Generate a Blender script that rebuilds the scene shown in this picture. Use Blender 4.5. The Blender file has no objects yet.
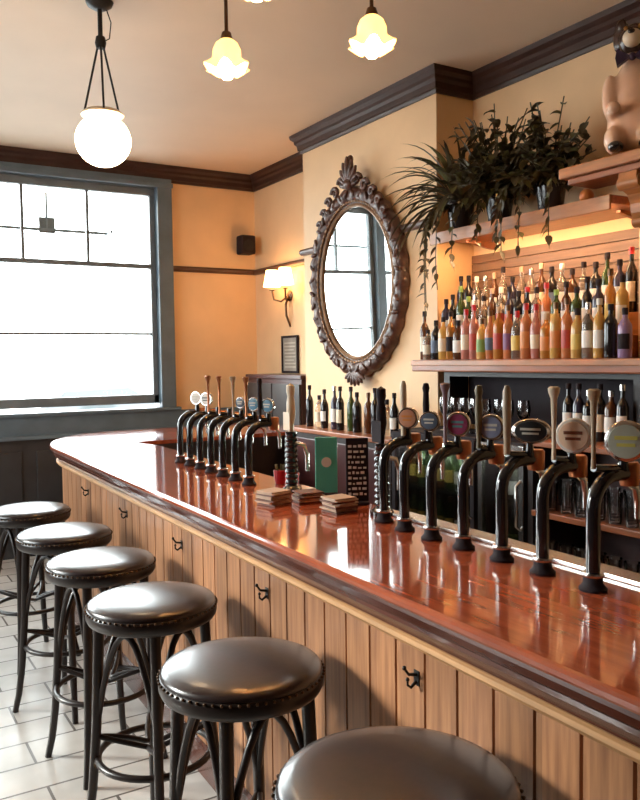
import bpy, bmesh, math, random
from mathutils import Vector, Matrix
random.seed(7)
PI = math.pi
sc = bpy.context.scene
COL = sc.collection

# ------------------------------------------------------------------ materials
def _n(nt, t, **kw):
    n = nt.nodes.new(t)
    for k, v in kw.items():
        setattr(n, k, v)
    return n

def mat(name, col, rough=0.5, metal=0.0, vary=0.12, scale=8.0, stretch=(1, 1, 1), bump=0.0,
        coat=0.0, trans=0.0, emit=None, estr=0.0, spec=0.5, col2=None, detail=4.0, sss=0.0):
    m = bpy.data.materials.new(name)
    m.use_nodes = True
    nt = m.node_tree
    b = nt.nodes['Principled BSDF']
    b.inputs['Roughness'].default_value = rough
    b.inputs['Metallic'].default_value = metal
    b.inputs['Specular IOR Level'].default_value = spec
    b.inputs['Coat Weight'].default_value = coat
    b.inputs['Coat Roughness'].default_value = 0.06
    b.inputs['Transmission Weight'].default_value = trans
    tc = _n(nt, 'ShaderNodeTexCoord')
    mp = _n(nt, 'ShaderNodeMapping')
    mp.inputs['Scale'].default_value = stretch
    nt.links.new(tc.outputs['Object'], mp.inputs['Vector'])
    no = _n(nt, 'ShaderNodeTexNoise')
    no.inputs['Scale'].default_value = scale
    no.inputs['Detail'].default_value = detail
    nt.links.new(mp.outputs['Vector'], no.inputs['Vector'])
    rp = _n(nt, 'ShaderNodeValToRGB')
    c2 = col2 or tuple(max(0.0, c * (1 - 2 * vary)) for c in col)
    rp.color_ramp.elements[0].color = (*c2, 1)
    rp.color_ramp.elements[0].position = 0.3
    rp.color_ramp.elements[1].color = (*col, 1)
    rp.color_ramp.elements[1].position = 0.65
    nt.links.new(no.outputs['Fac'], rp.inputs['Fac'])
    nt.links.new(rp.outputs['Color'], b.inputs['Base Color'])
    if bump:
        bp = _n(nt, 'ShaderNodeBump')
        bp.inputs['Strength'].default_value = bump
        bp.inputs['Distance'].default_value = 0.004
        nt.links.new(no.outputs['Fac'], bp.inputs['Height'])
        nt.links.new(bp.outputs['Normal'], b.inputs['Normal'])
    if emit:
        b.inputs['Emission Color'].default_value = (*emit, 1)
        b.inputs['Emission Strength'].default_value = estr
    return m

def glass(name, col=(0.95, 0.97, 0.96), f=1.0, rough=0.02):
    m = bpy.data.materials.new(name)
    m.use_nodes = True
    nt = m.node_tree
    nt.nodes.remove(nt.nodes['Principled BSDF'])
    out = nt.nodes['Material Output']
    t = _n(nt, 'ShaderNodeBsdfTransparent'); t.inputs['Color'].default_value = (*col, 1)
    g = _n(nt, 'ShaderNodeBsdfGlossy'); g.inputs['Roughness'].default_value = rough
    fr = _n(nt, 'ShaderNodeFresnel'); fr.inputs['IOR'].default_value = 1.45
    mu = _n(nt, 'ShaderNodeMath', operation='MULTIPLY'); mu.inputs[1].default_value = f
    mx = _n(nt, 'ShaderNodeMixShader')
    nt.links.new(fr.outputs[0], mu.inputs[0]); nt.links.new(mu.outputs[0], mx.inputs[0])
    nt.links.new(t.outputs[0], mx.inputs[1]); nt.links.new(g.outputs[0], mx.inputs[2])
    nt.links.new(mx.outputs[0], out.inputs['Surface'])
    return m

M = {}
M['wall'] = mat('cream_wall_paint', (0.80, 0.545, 0.31), 0.55, vary=0.05, scale=3, bump=0.05)
M['ceiling'] = mat('ceiling_paint', (0.74, 0.60, 0.46), 0.6, vary=0.03, scale=2)
M['panelling'] = mat('low_bounce_dark_panelling', (0.16, 0.085, 0.05), 0.45, vary=0.15, scale=4, stretch=(6, 6, .6))  # dark tone given to unseen walls to cut light bounced onto the planks
M['crown'] = mat('brown_gloss_trim', (0.050, 0.022, 0.017), 0.38, vary=0.15, scale=6, spec=0.35)
M['rail'] = mat('brown_rail_paint', (0.10, 0.045, 0.028), 0.35, vary=0.15, scale=6)
M['winframe'] = mat('slate_blue_paint', (0.12, 0.165, 0.20), 0.4, vary=0.12, scale=6)
M['sash'] = mat('grey_sash_paint', (0.17, 0.195, 0.21), 0.4, vary=0.1, scale=6)
M['dado'] = mat('dark_dado_paint', (0.030, 0.032, 0.036), 0.4, vary=0.15, scale=5)
M['pane'] = glass('window_glass', (0.97, 0.99, 0.98), 0.6)
M['bartop'] = mat('polished_mahogany', (0.42, 0.095, 0.040), 0.10, vary=0.2, scale=5, stretch=(9, 0.8, 1), coat=0.6,
                  col2=(0.27, 0.055, 0.024), detail=6)
M['mould'] = mat('dark_mahogany', (0.10, 0.028, 0.016), 0.25, vary=0.2, scale=6, stretch=(4, 1, 4), coat=0.3)
M['strip'] = mat('pale_oak_strip', (0.62, 0.33, 0.14), 0.4, vary=0.15, scale=10, stretch=(6, 0.6, 6))
M['wood'] = mat('honey_oak', (0.46, 0.18, 0.058), 0.35, vary=0.2, scale=6, stretch=(6, 0.7, 6), coat=0.15)
M['woodred'] = mat('red_brown_wood', (0.33, 0.105, 0.04), 0.35, vary=0.2, scale=6, stretch=(6, 0.7, 6), coat=0.15)
M['darkwood'] = mat('dark_stained_wood', (0.020, 0.012, 0.011), 0.4, vary=0.2, scale=6)
M['cabinet'] = mat('dark_red_wood', (0.06, 0.016, 0.016), 0.35, vary=0.2, scale=5)
M['leather'] = mat('dark_brown_leather', (0.020, 0.010, 0.010), 0.36, vary=0.15, scale=60, bump=0.03, spec=0.3, coat=0.75)
M['leather'].node_tree.nodes['Principled BSDF'].inputs['Coat Roughness'].default_value = 0.21
M['stoolwood'] = mat('ebonised_bentwood', (0.018, 0.011, 0.010), 0.32, vary=0.2, scale=12)
M['stud'] = mat('aged_brass_stud', (0.10, 0.055, 0.03), 0.35, metal=0.6, vary=0.1)
M['iron'] = mat('black_iron', (0.014, 0.013, 0.013), 0.4, metal=0.3, vary=0.2, scale=20)
M['black'] = mat('gloss_black_font', (0.012, 0.010, 0.012), 0.14, vary=0.1, coat=0.5)
M['matblack'] = mat('soft_black', (0.020, 0.013, 0.017), 0.7, spec=0.2, vary=0.1)
M['chrome'] = mat('brushed_chrome', (0.62, 0.60, 0.58), 0.22, metal=1.0, vary=0.05)
M['copper'] = mat('copper_fitting', (0.50, 0.19, 0.08), 0.28, metal=0.8, vary=0.1)
M['cream'] = mat('cream_enamel', (0.74, 0.62, 0.46), 0.35, vary=0.05)
M['mirror'] = mat('mirror_silver', (0.93, 0.95, 0.94), 0.015, metal=1.0, vary=0.0)
M['frame'] = mat('carved_walnut', (0.115, 0.050, 0.034), 0.36, vary=0.3, scale=18, bump=0.2, col2=(0.035, 0.015, 0.012))
M['gilt'] = mat('dull_gilt_edge', (0.30, 0.17, 0.09), 0.4, metal=0.3, vary=0.2, scale=20)
M['globe'] = mat('lit_opal_globe', (0.9, 0.88, 0.82), 0.25, vary=0.0, emit=(1.0, 0.72, 0.44), estr=9)
M['bulb'] = mat('lit_bulb', (0.95, 0.9, 0.8), 0.3, vary=0.0, emit=(1.0, 0.55, 0.22), estr=85)
M['tulip'] = mat('lit_amber_glass_shade', (0.9, 0.62, 0.28), 0.25, vary=0.0, emit=(1.0, 0.52, 0.13), estr=1.7)
M['sconceshade'] = mat('lit_cream_shade', (0.9, 0.82, 0.6), 0.5, vary=0.0, emit=(1.0, 0.50, 0.17), estr=7.5)
M['bottle_fill'] = mat('added_bottle_fill', (.9, .8, .6), .4, vary=0, emit=(1.0, .62, .30), estr=60)  # warm glow for the strip added over the bottles
M['fridge_lamp'] = mat('cool_strip_lamp', (.9, .9, .9), .4, vary=0, emit=(.9, 1.0, .85), estr=45)
M['brass'] = mat('dark_brass', (0.13, 0.07, 0.035), 0.3, metal=0.7, vary=0.1)
M['board'] = mat('tan_matchboard', (0.20, 0.105, 0.056), 0.55, vary=0.2, scale=5, stretch=(1, 0.6, 9))
M['leafdark'] = mat('dark_leaf', (0.085, 0.070, 0.036), 0.5, vary=0.3, scale=10)
M['leafgreen'] = mat('olive_leaf', (0.13, 0.12, 0.04), 0.5, vary=0.3, scale=10)
M['pot'] = mat('dark_glazed_pot', (0.025, 0.018, 0.018), 0.2, vary=0.15)
M['soil'] = mat('potting_soil', (0.02, 0.013, 0.01), 0.9, vary=0.3, scale=60)
M['porcelain'] = mat('peach_glazed_china', (0.86, 0.58, 0.42), 0.25, vary=0.12, scale=6)
M['white'] = mat('white_card', (0.78, 0.76, 0.72), 0.5, vary=0.03)
M['teal'] = mat('teal_card', (0.09, 0.50, 0.39), 0.4, vary=0.05)
M['kraft'] = mat('pulp_board', (0.50, 0.36, 0.26), 0.7, vary=0.1, scale=20)
M['kraftdark'] = mat('printed_mat_brown', (0.16, 0.07, 0.05), 0.6, vary=0.1, scale=20)
M['red'] = mat('red_glaze', (0.45, 0.02, 0.03), 0.3, vary=0.1)
M['bow'] = mat('dark_purple_satin', (0.035, 0.018, 0.055), 0.35, vary=0.2)
M['street'] = mat('pale_street', (0.5, 0.5, 0.5), 0.8, vary=0.1, scale=2)
M['carbody'] = mat('grey_car_paint', (0.11, 0.12, 0.125), 0.4, vary=0.05, coat=0.4)
M['carglass'] = mat('car_glass', (0.06, 0.07, 0.075), 0.1, vary=0.0)
M['tyre'] = mat('tyre_rubber', (0.05, 0.05, 0.05), 0.8, vary=0.1)
M['hedge'] = mat('pale_green_leaf', (0.11, 0.20, 0.13), 0.7, vary=0.3, scale=8)
M['clear'] = glass('drinking_glass', (0.93, 0.92, 0.92), 3.0)
M['fridgepane'] = glass('fridge_glass', (0.9, 0.92, 0.92), 0.8)

def plank_material():
    m = mat('waxed_pine_planks', (0.47, 0.225, 0.105), 0.42, vary=0.14, scale=4, stretch=(14, 14, 0.9), bump=0.05, detail=6)
    nt = m.node_tree
    b = nt.nodes['Principled BSDF']
    rp = [n for n in nt.nodes if n.type == 'VALTORGB'][0]
    rp.color_ramp.elements[0].color = (0.25, 0.105, 0.05, 1)
    tc = [n for n in nt.nodes if n.type == 'TEX_COORD'][0]
    sp = _n(nt, 'ShaderNodeSeparateXYZ'); nt.links.new(tc.outputs['Object'], sp.inputs[0])
    dv = _n(nt, 'ShaderNodeMath', operation='DIVIDE'); dv.inputs[1].default_value = 0.118
    nt.links.new(sp.outputs['Y'], dv.inputs[0])
    fl = _n(nt, 'ShaderNodeMath', operation='FLOOR'); nt.links.new(dv.outputs[0], fl.inputs[0])
    wn = _n(nt, 'ShaderNodeTexWhiteNoise', noise_dimensions='1D'); nt.links.new(fl.outputs[0], wn.inputs['W'])
    mr = _n(nt, 'ShaderNodeMapRange'); mr.inputs['To Min'].default_value = 0.68; mr.inputs['To Max'].default_value = 1.14
    nt.links.new(wn.outputs['Value'], mr.inputs['Value'])
    hs = _n(nt, 'ShaderNodeHueSaturation'); nt.links.new(mr.outputs[0], hs.inputs['Value'])
    nt.links.new(rp.outputs['Color'], hs.inputs['Color']); nt.links.new(hs.outputs[0], b.inputs['Base Color'])
    return m
M['plank'] = plank_material()

def floor_material():
    m = mat('worn_grey_floor_tiles', (0.68, 0.66, 0.63), 0.26, vary=0.1, scale=5, bump=0.05)
    nt = m.node_tree
    b = nt.nodes['Principled BSDF']
    rp = [n for n in nt.nodes if n.type == 'VALTORGB'][0]
    tc = [n for n in nt.nodes if n.type == 'TEX_COORD'][0]
    br = _n(nt, 'ShaderNodeTexBrick')
    br.offset = 0.5
    br.inputs['Color1'].default_value = (1, 1, 1, 1)
    br.inputs['Color2'].default_value = (0.82, 0.80, 0.78, 1)
    br.inputs['Mortar'].default_value = (0.22, 0.2, 0.19, 1)
    br.inputs['Scale'].default_value = 1.0
    br.inputs['Brick Width'].default_value = 0.42
    br.inputs['Row Height'].default_value = 0.21
    br.inputs['Mortar Size'].default_value = 0.006
    nt.links.new(tc.outputs['Object'], br.inputs['Vector'])
    mx = _n(nt, 'ShaderNodeMix', data_type='RGBA', blend_type='MULTIPLY'); mx.inputs[0].default_value = 1
    nt.links.new(rp.outputs['Color'], mx.inputs[6]); nt.links.new(br.outputs['Color'], mx.inputs[7])
    nt.links.new(mx.outputs[2], b.inputs['Base Color'])
    return m
M['floor'] = floor_material()

# ------------------------------------------------------------------ mesh building
class MB:
    def __init__(self):
        self.v, self.f, self.s = [], [], []
    def add(self, vs, fs, smooth=False):
        o = len(self.v)
        self.v += [tuple(p) for p in vs]
        self.f += [tuple(i + o for i in f) for f in fs]
        self.s += [smooth] * len(fs)
        return self
    def box(self, x0, x1, y0, y1, z0, z1, bev=0.0):
        if bev <= 0:
            vs = [(x, y, z) for z in (z0, z1) for y in (y0, y1) for x in (x0, x1)]
            return self.add(vs, [(0, 2, 3, 1), (4, 5, 7, 6), (0, 1, 5, 4), (2, 6, 7, 3), (0, 4, 6, 2), (1, 3, 7, 5)])
        bm = bmesh.new()
        bmesh.ops.create_cube(bm, size=1)
        for p in bm.verts:
            p.co = Vector((x0 + (p.co.x + .5) * (x1 - x0), y0 + (p.co.y + .5) * (y1 - y0), z0 + (p.co.z + .5) * (z1 - z0)))
        bmesh.ops.bevel(bm, geom=bm.edges[:], offset=bev, segments=2, affect='EDGES', profile=0.6)
        bm.verts.index_update()
        vs = [p.co[:] for p in bm.verts]; fs = [[q.index for q in f.verts] for f in bm.faces]
        bm.free()
        return self.add(vs, fs)
    def lathe(self, prof, c=(0, 0, 0), n=20, mtx=None, smooth=True, fn=None):
        vs, fs = [], []
        k = len(prof)
        for i in range(n):
            a = 2 * PI * i / n
            for (r, z) in prof:
                rr = max(r, 1e-4)
                if fn: rr = fn(rr, z, a)
                p = Vector((rr * math.cos(a), rr * math.sin(a), z))
                if mtx: p = mtx @ p
                vs.append((p.x + c[0], p.y + c[1], p.z + c[2]))
        for i in range(n):
            j = (i + 1) % n
            for q in range(k - 1):
                fs.append((i * k + q, j * k + q, j * k + q + 1, i * k + q + 1))
        fs.append(tuple(i * k for i in range(n))[::-1])
        fs.append(tuple(i * k + k - 1 for i in range(n)))
        return self.add(vs, fs, smooth)
    def tube(self, path, r, n=10, closed=False):
        P = [Vector(p) for p in path]
        L = len(P)
        R = r if isinstance(r, (list, tuple)) else [r] * L
        T = []
        for i in range(L):
            a = P[(i - 1) % L] if (closed or i > 0) else P[i]
            b = P[(i + 1) % L] if (closed or i < L - 1) else P[i]
            T.append((b - a).normalized())
        up = Vector((0, 0, 1)) if abs(T[0].z) < 0.9 else Vector((1, 0, 0))
        N = (up - T[0] * up.dot(T[0])).normalized()
        vs, fs = [], []
        for i in range(L):
            N = (N - T[i] * N.dot(T[i])).normalized()
            B = T[i].cross(N)
            for k in range(n):
                a = 2 * PI * k / n
                vs.append(P[i] + (N * math.cos(a) + B * math.sin(a)) * R[i])
        for i in range(L if closed else L - 1):
            j = (i + 1) % L
            for k in range(n):
                fs.append((i * n + k, i * n + (k + 1) % n, j * n + (k + 1) % n, j * n + k))
        if not closed:
            fs.append(tuple(range(n))[::-1]); fs.append(tuple((L - 1) * n + k for k in range(n)))
        return self.add(vs, fs, True)
    def ball(self, c, r, n=12, m=8, mtx=None):
        rx, ry, rz = r if isinstance(r, (list, tuple)) else (r, r, r)
        vs, fs = [], []
        for i in range(m + 1):
            t = PI * i / m
            for k in range(n):
                a = 2 * PI * k / n
                p = Vector((rx * max(math.sin(t), 1e-3) * math.cos(a), ry * max(math.sin(t), 1e-3) * math.sin(a), -rz * math.cos(t)))
                if mtx: p = mtx @ p
                vs.append((p.x + c[0], p.y + c[1], p.z + c[2]))
        for i in range(m):
            for k in range(n):
                fs.append((i * n + k, i * n + (k + 1) % n, (i + 1) * n + (k + 1) % n, (i + 1) * n + k))
        fs.append(tuple(range(n))[::-1]); fs.append(tuple(m * n + k for k in range(n)))
        return self.add(vs, fs, True)
    def prism(self, poly, a0, a1, axis='z'):
        def P(u, v, w):
            return (u, v, w) if axis == 'z' else ((u, w, v) if axis == 'y' else (w, u, v))
        n = len(poly)
        vs = [P(u, v, a0) for u, v in poly] + [P(u, v, a1) for u, v in poly]
        fs = [tuple(range(n))[::-1], tuple(range(n, 2 * n))] + [(i, (i + 1) % n, n + (i + 1) % n, n + i) for i in range(n)]
        return self.add(vs, fs)
    def sweep(self, path, prof, closed_prof=True, smooth=False):
        """path: plan polyline; prof: (offset to the left of travel, z)"""
        L = len(path); k = len(prof)
        vs, fs = [], []
        for o, z in prof:
            pass
        N = normals(path)
        for i in range(L):
            for o, z in prof:
                vs.append((path[i][0] + N[i][0] * o, path[i][1] + N[i][1] * o, z))
        rng = range(k if closed_prof else k - 1)
        for i in range(L - 1):
            for q in rng:
                q2 = (q + 1) % k
                fs.append((i * k + q, (i + 1) * k + q, (i + 1) * k + q2, i * k + q2))
        if closed_prof:
            fs.append(tuple(range(k))); fs.append(tuple((L - 1) * k + q for q in range(k))[::-1])
        return self.add(vs, fs, smooth)
    def build(self, name, m, parent=None, loc=None, fix=True):
        me = bpy.data.meshes.new(name)
        me.from_pydata(self.v, [], self.f)
        me.polygons.foreach_set('use_smooth', self.s)
        me.materials.append(m)
        if fix:
            bm = bmesh.new(); bm.from_mesh(me)
            bmesh.ops.recalc_face_normals(bm, faces=bm.faces[:])
            bm.to_mesh(me); bm.free()
        if any(self.s) and hasattr(me, 'set_sharp_from_angle'):
            me.set_sharp_from_angle(angle=math.radians(50))
        o = bpy.data.objects.new(name, me)
        COL.objects.link(o)
        if parent: o.parent = parent
        if loc: o.location = loc
        return o

def normals(path):
    L = len(path); out = []
    for i in range(L):
        ds = []
        if i > 0: ds.append((path[i][0] - path[i-1][0], path[i][1] - path[i-1][1]))
        if i < L - 1: ds.append((path[i+1][0] - path[i][0], path[i+1][1] - path[i][1]))
        ns = []
        for dx, dy in ds:
            l = math.hypot(dx, dy) or 1
            ns.append((-dy / l, dx / l))
        nx = sum(n[0] for n in ns); ny = sum(n[1] for n in ns)
        l = math.hypot(nx, ny) or 1
        nx /= l; ny /= l
        c = nx * ns[0][0] + ny * ns[0][1]
        out.append((nx / max(c, .3), ny / max(c, .3)))
    return out

def tag(o, label=None, cat=None, group=None, kind=None):
    if label: o['label'] = label
    if cat: o['category'] = cat
    if group: o['group'] = group
    if kind: o['kind'] = kind
    return o
def empty(name, loc, rz=0.0, label=None, cat=None, group=None):
    o = bpy.data.objects.new(name, None)
    o.empty_display_size = 0.05
    COL.objects.link(o)
    o.location = loc
    o.rotation_euler = (0, 0, rz)
    return tag(o, label, cat, group)
def kids(o):
    return [c for c in bpy.data.objects if c.parent == o]
def copy_tree(o, parent=None):
    c = o.copy()
    COL.objects.link(c)
    if parent: c.parent = parent
    for k in kids(o):
        copy_tree(k, c)
    return c
def struct(o):
    o['kind'] = 'structure'
    return o

ORD = ['first', 'second', 'third', 'fourth', 'fifth', 'sixth', 'seventh', 'eighth', 'ninth', 'tenth', 'eleventh', 'twelfth',
       'thirteenth', 'fourteenth', 'fifteenth', 'sixteenth', 'seventeenth', 'eighteenth', 'nineteenth', 'twentieth',
       'twenty-first', 'twenty-second', 'twenty-third', 'twenty-fourth']

# ------------------------------------------------------------------ setting
ZC = 3.42; YW = 7.06; XA = 3.52; XB = 3.22; XL = -2.6; YB = -2.4
Y1, Y2, Y3 = 5.58, 3.92, 2.45          # breast left edge, breast right edge, second breast left edge
WX1, WX0, WM0, WM1 = 2.56, -0.95, 0.72, 0.84   # window opening in the far wall and its mullion
WZ0, WZ1 = 1.19, 3.24

b = MB().box(XL - .3, XA + .3, YB - .3, YW + .3, -0.1, 0.0)
struct(b.build('floor', M['floor']))
b = MB().box(XL - .3, XA + .3, YB - .3, YW + .3, ZC, ZC + .1)
struct(b.build('ceiling', M['ceiling']))
b = MB().box(XL - .2, WX0, YW, YW + .2, 0, ZC).box(WX1, XA + .2, YW, YW + .2, 0, ZC)
b.box(WX0, WX1, YW, YW + .2, 0, WZ0).box(WX0, WX1, YW, YW + .2, WZ1, ZC)
struct(b.build('wall_far', M['wall']))
right_poly = [(XA, YW), (XA, Y1), (XB, Y1), (XB, Y2), (XA, Y2), (XA, Y3), (XB, Y3), (XB, YB), (XA + .25, YB), (XA + .25, YW)]
struct(MB().prism(right_poly, 0, ZC).build('wall_right', M['wall']))
b = MB()
LY0, LY1 = 3.6, 6.3
b.box(XL - .2, XL, YB, LY0, 0, ZC).box(XL - .2, XL, LY1, YW, 0, ZC)
b.box(XL - .2, XL, LY0, LY1, 0, 1.0).box(XL - .2, XL, LY0, LY1, 3.1, ZC)
struct(b.build('wall_left', M['panelling']))
struct(MB().box(XL - .2, XA + .25, YB - .2, YB, 0, ZC).build('wall_back', M['panelling']))

# crown moulding and picture rail follow the right wall and the far wall
wp = [(XL, YW), (XA, YW), (XA, Y1), (XB, Y1), (XB, Y2), (XA, Y2), (XA, Y3), (XB, Y3), (XB, YB)]
crown_prof = [(0, 3.275), (-.014, 3.275), (-.02, 3.295), (-.03, 3.30), (-.034, 3.335), (-.05, 3.352), (-.052, 3.372), (-.074, 3.392), (-.08, 3.4195), (0, 3.4195)]
struct(MB().sweep(wp, crown_prof).build('trim_1', M['crown']))
rail_prof = [(0, 2.47), (-.02, 2.472), (-.03, 2.49), (-.03, 2.505), (-.022, 2.52), (0, 2.525)]
b = MB().sweep([(WX1 + .1, YW), (XA, YW), (XA, Y1), (XB, Y1), (XB, Y2 + .001)], rail_prof)
struct(b.build('trim_2', M['rail']))
# dark panelling under the window with its ledge
b = MB().box(XL, XA, YW - .03, YW, 0.0, 1.0)
for x in [-2.2, -1.3, -.4, .5, 1.4, 2.3]:
    b.box(x, x + .78, YW - .045, YW - .03, .15, .9, .006)
struct(b.build('trim_3', M['dado']))
struct(MB().box(XL, XA, YW - .10, YW, 1.0, 1.035, .008).build('trim_4', M['winframe']))
struct(MB().box(XL, XA, YW - .035, YW, 1.035, 1.19).build('trim_5', M['winframe']))
struct(MB().box(XL, XL + .02, YB, YW - .1, 0, .16).build('baseboard_left', M['dado']))

def sash(name, x0, x1, muntins, parent_y):
    """one glazed bay of the far window: frame, rails, muntins, panes"""
    y0, y1 = YW + .03, YW + .09
    root = empty(name, ((x0 + x1) / 2, YW + .06, WZ0))
    struct(root)
    cx = (x0 + x1) / 2; cz = WZ0
    f = MB()
    st = .05
    for a, c in ((x0, x0 + st), (x1 - st, x1)):
        f.box(a - cx, c - cx, -.03, .03, .07, WZ1 - .09 - cz, .006)
    f.box(x0 - cx, x1 - cx, -.03, .03, .07, .15, .006)
    f.box(x0 - cx, x1 - cx, -.03, .03, WZ1 - .09 - cz, WZ1 - .02 - cz, .006)
    f.box(x0 + st - cx, x1 - st - cx, -.028, .028, 2.49 - cz, 2.53 - cz, .005)
    f.build('sash_frame', M['sash'], root)
    g = MB().box(x0 + st - cx, x1 - st - cx, -.012, .012, 1.885 - cz, 1.907 - cz)
    for x in muntins:
        g.box(x - .012 - cx, x + .012 - cx, -.02, .02, 2.53 - cz, WZ1 - .09 - cz)
    g.build('glazing_bar', M['sash'], root)
    MB().box(x0 + st - cx, x1 - st - cx, -.003, .003, .15, WZ1 - .09 - cz).build('pane', M['pane'], root)
    return root
sash('window_1', WM1, 2.52, (1.362, 1.91), 0)
sash('window_2', WX0 + .04, WM0, (-.33, .18), 0)
# casing: jambs, head, mullion, sill
b = MB()
b.box(2.52, 2.66, YW - .05, YW - .001, WZ0 + .03, WZ1 + .02, .008).box(2.52, WX1, YW - .001, YW + .14, WZ0 + .03, WZ1)
b.box(WX0 - .1, WX0 + .04, YW - .05, YW - .001, WZ0 + .03, WZ1 + .02, .008).box(WX0, WX0 + .04, YW - .001, YW + .14, WZ0 + .03, WZ1)
b.box(WM0, WM1, YW - .04, YW + .14, WZ0 + .03, WZ1 - .02, .008)
b.box(WX0 - .1, 2.66, YW - .045, YW - .001, WZ1 - .02, 3.30, .006)
b.box(WX0 - .12, 2.67, YW - .06, YW - .045, WZ1 - .02, WZ1 + .02, .005)
b.box(WX0, WX1, YW, YW + .14, WZ1 - .025, WZ1)
struct(b.build('trim_6', M['winframe']))
struct(MB().box(WX0 - .12, 2.70, YW - .07, YW + .19, WZ0 + .002, WZ0 + .03, .006).build('trim_7', M['winframe']))
# unseen side window, added and sized to let light in from the left
root = struct(empty('added_side_window', (XL - .1, (LY0 + LY1) / 2, 1.0)))
b = MB(); h = (LY1 - LY0) / 2
for y in (-h, -h / 3 - .03, h / 3 - .03, h - .06):
    b.box(-.04, .04, y, y + .06, 0, 2.1)
for z in (0, 1.45, 2.04):
    b.box(-.04, .04, -h, h, z, z + .06)
b.build('sash_frame', M['sash'], root)
MB().box(-.003, .003, -h, h, .03, 2.07).build('pane', M['pane'], root)

# ------------------------------------------------------------------ the street outside
MB_ = MB().box(-40, 40, YW + .3, 60, -.35, -.25)
o = struct(MB_.build('ground_outside', M['street']))
b = MB().box(-40, XL - .3, -40, YW + .3, -.35, -.25)
struct(b.build('ground_outside_side', M['street']))
def car(x, y, rz, label):
    r = empty('parked_car', (x, y, -.25), rz, label, 'car', 'parked cars in the street')
    b = MB()
    prof = [(-2.1, .35), (-2.1, .72), (-1.9, .82), (-1.2, .9), (-.6, 1.38), (.75, 1.42), (1.5, .98), (2.05, .88), (2.12, .4), (1.8, .25), (-1.8, .25)]
    b.prism([(u, v) for u, v in prof], -.85, .85, 'y')
    b.build('body', M['carbody'], r)
    b = MB().prism([(-1.05, .93), (-.55, 1.32), (.7, 1.36), (1.3, 1.0)], -.87, .87, 'y')
    b.build('window', M['carglass'], r)
    for wx in (-1.3, 1.3):
        for wy in (-.8, .8):
            MB().lathe([(0, -.1), (.3, -.1), (.32, 0), (.3, .1), (0, .1)], (wx, wy, .32), 16, Matrix.Rotation(PI/2, 3, 'X')).build('wheel', M['tyre'], r)
car(4.2, 16.5, 0.05, 'pale grey parked car seen beyond the right half of the window')
car(0.9, 20.3, 0.02, 'pale grey parked car seen beyond the left part of the window')
for (x, y, r_, lab) in ((2.7, 13.6, .5, 'washed-out green bush outside low in the window middle'), (5.0, 13.6, .42, 'washed-out green bush outside near the right window jamb')):
    b = MB()
    for k in range(26):
        a = random.random() * 2 * PI; q = random.random() ** .5 * r_
        b.ball((q * math.cos(a), q * math.sin(a), .2 + random.random() * r_ * 1.5), random.uniform(.12, .22), 7, 5)
    o = b.build('bush', M['hedge'], loc=(x, y, -.25)); tag(o, lab, 'bush')
r = empty('metal_bracket', (1.58, YW + .35, 2.83), 0, 'dark metal bracket outside the upper panes with a small hanging tag', 'bracket')
MB().box(-1.2, .6, -.012, .012, -.012, .012).box(.58, .6, -.15, .0, -.012, .012).build('arm', M['sash'], r)
MB().tube([(.05, 0, 0), (.05, 0, .33)], .012).build('rod', M['sash'], r)
MB().box(-.02, .12, -.01, .01, -.03, .11, .004).build('plate', M['carbody'], r)

# ------------------------------------------------------------------ the bar
def bx(y): return 1.047 + 0.0212 * y
front = [(bx(y), y) for y in (-.9, 0.5, 2, 3.5, 5.25)]
ecx, ecy, rx, ry = 1.86, 5.25, 1.86 - bx(5.25), .97
for i in range(1, 15):
    a = PI - i / 14 * PI / 2
    front.append((ecx + rx * math.cos(a), ecy + ry * math.sin(a)))
front.append((3.10, 6.22))
inner = [(3.10, 5.28), (1.80, 5.28), (1.735, 5.26), (1.70, 5.20)] + [(bx(y) + .60, y) for y in (5.0, 3.5, 2, .5, -.9)]
def off(path, d):                      # outward = left of travel along the front path
    N = normals(path)
    return [(p[0] + n[0] * d, p[1] + n[1] * d) for p, n in zip(path, N)]
bar = empty('bar_counter', (1.3, 2.5, 0), 0, 'long pub bar with polished mahogany top and pine plank front', 'bar counter')
BO = Vector((1.3, 2.5, 0))
def loc2(path): return [(p[0] - BO.x, p[1] - BO.y) for p in path]
L_front, L_inner = loc2(front), loc2(inner)
# top: layered outline gives the rounded nosing
b = MB()
layers = [(-.014, 1.074), (-.004, 1.076), (0, 1.082), (0, 1.091), (-.004, 1.097), (-.011, 1.10)]
rings = []
for d, z in layers:
    ring = off(L_front, d) + [(p[0], p[1]) for p in L_inner]
    rings.append([(x, y, z) for x, y in ring])
n = len(rings[0]); vs = [p for r_ in rings for p in r_]
fs = [tuple(range(n)), tuple((len(rings) - 1) * n + i for i in range(n))]
for k in range(len(rings) - 1):
    for i in range(n):
        j = (i + 1) % n
        fs.append((k * n + i, k * n + j, (k + 1) * n + j, (k + 1) * n + i))
b.add(vs, fs)
top = b.build('countertop', M['bartop'], bar)
MB().sweep(L_front, [(-.008, 1.0745), (-.006, 1.066), (-.010, 1.05), (-.022, 1.040), (-.022, 1.030), (-.040, 1.020), (-.052, 1.000), (-.054, .994), (-.12, .994), (-.12, 1.0745)]).build('edge_moulding', M['mould'], bar)
MB().sweep(L_front, [(-.050, .994), (-.042, .990), (-.040, .980), (-.05, .968), (-.066, .962), (-.12, .962), (-.12, .994)]).build('bead_strip', M['strip'], bar)
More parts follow.
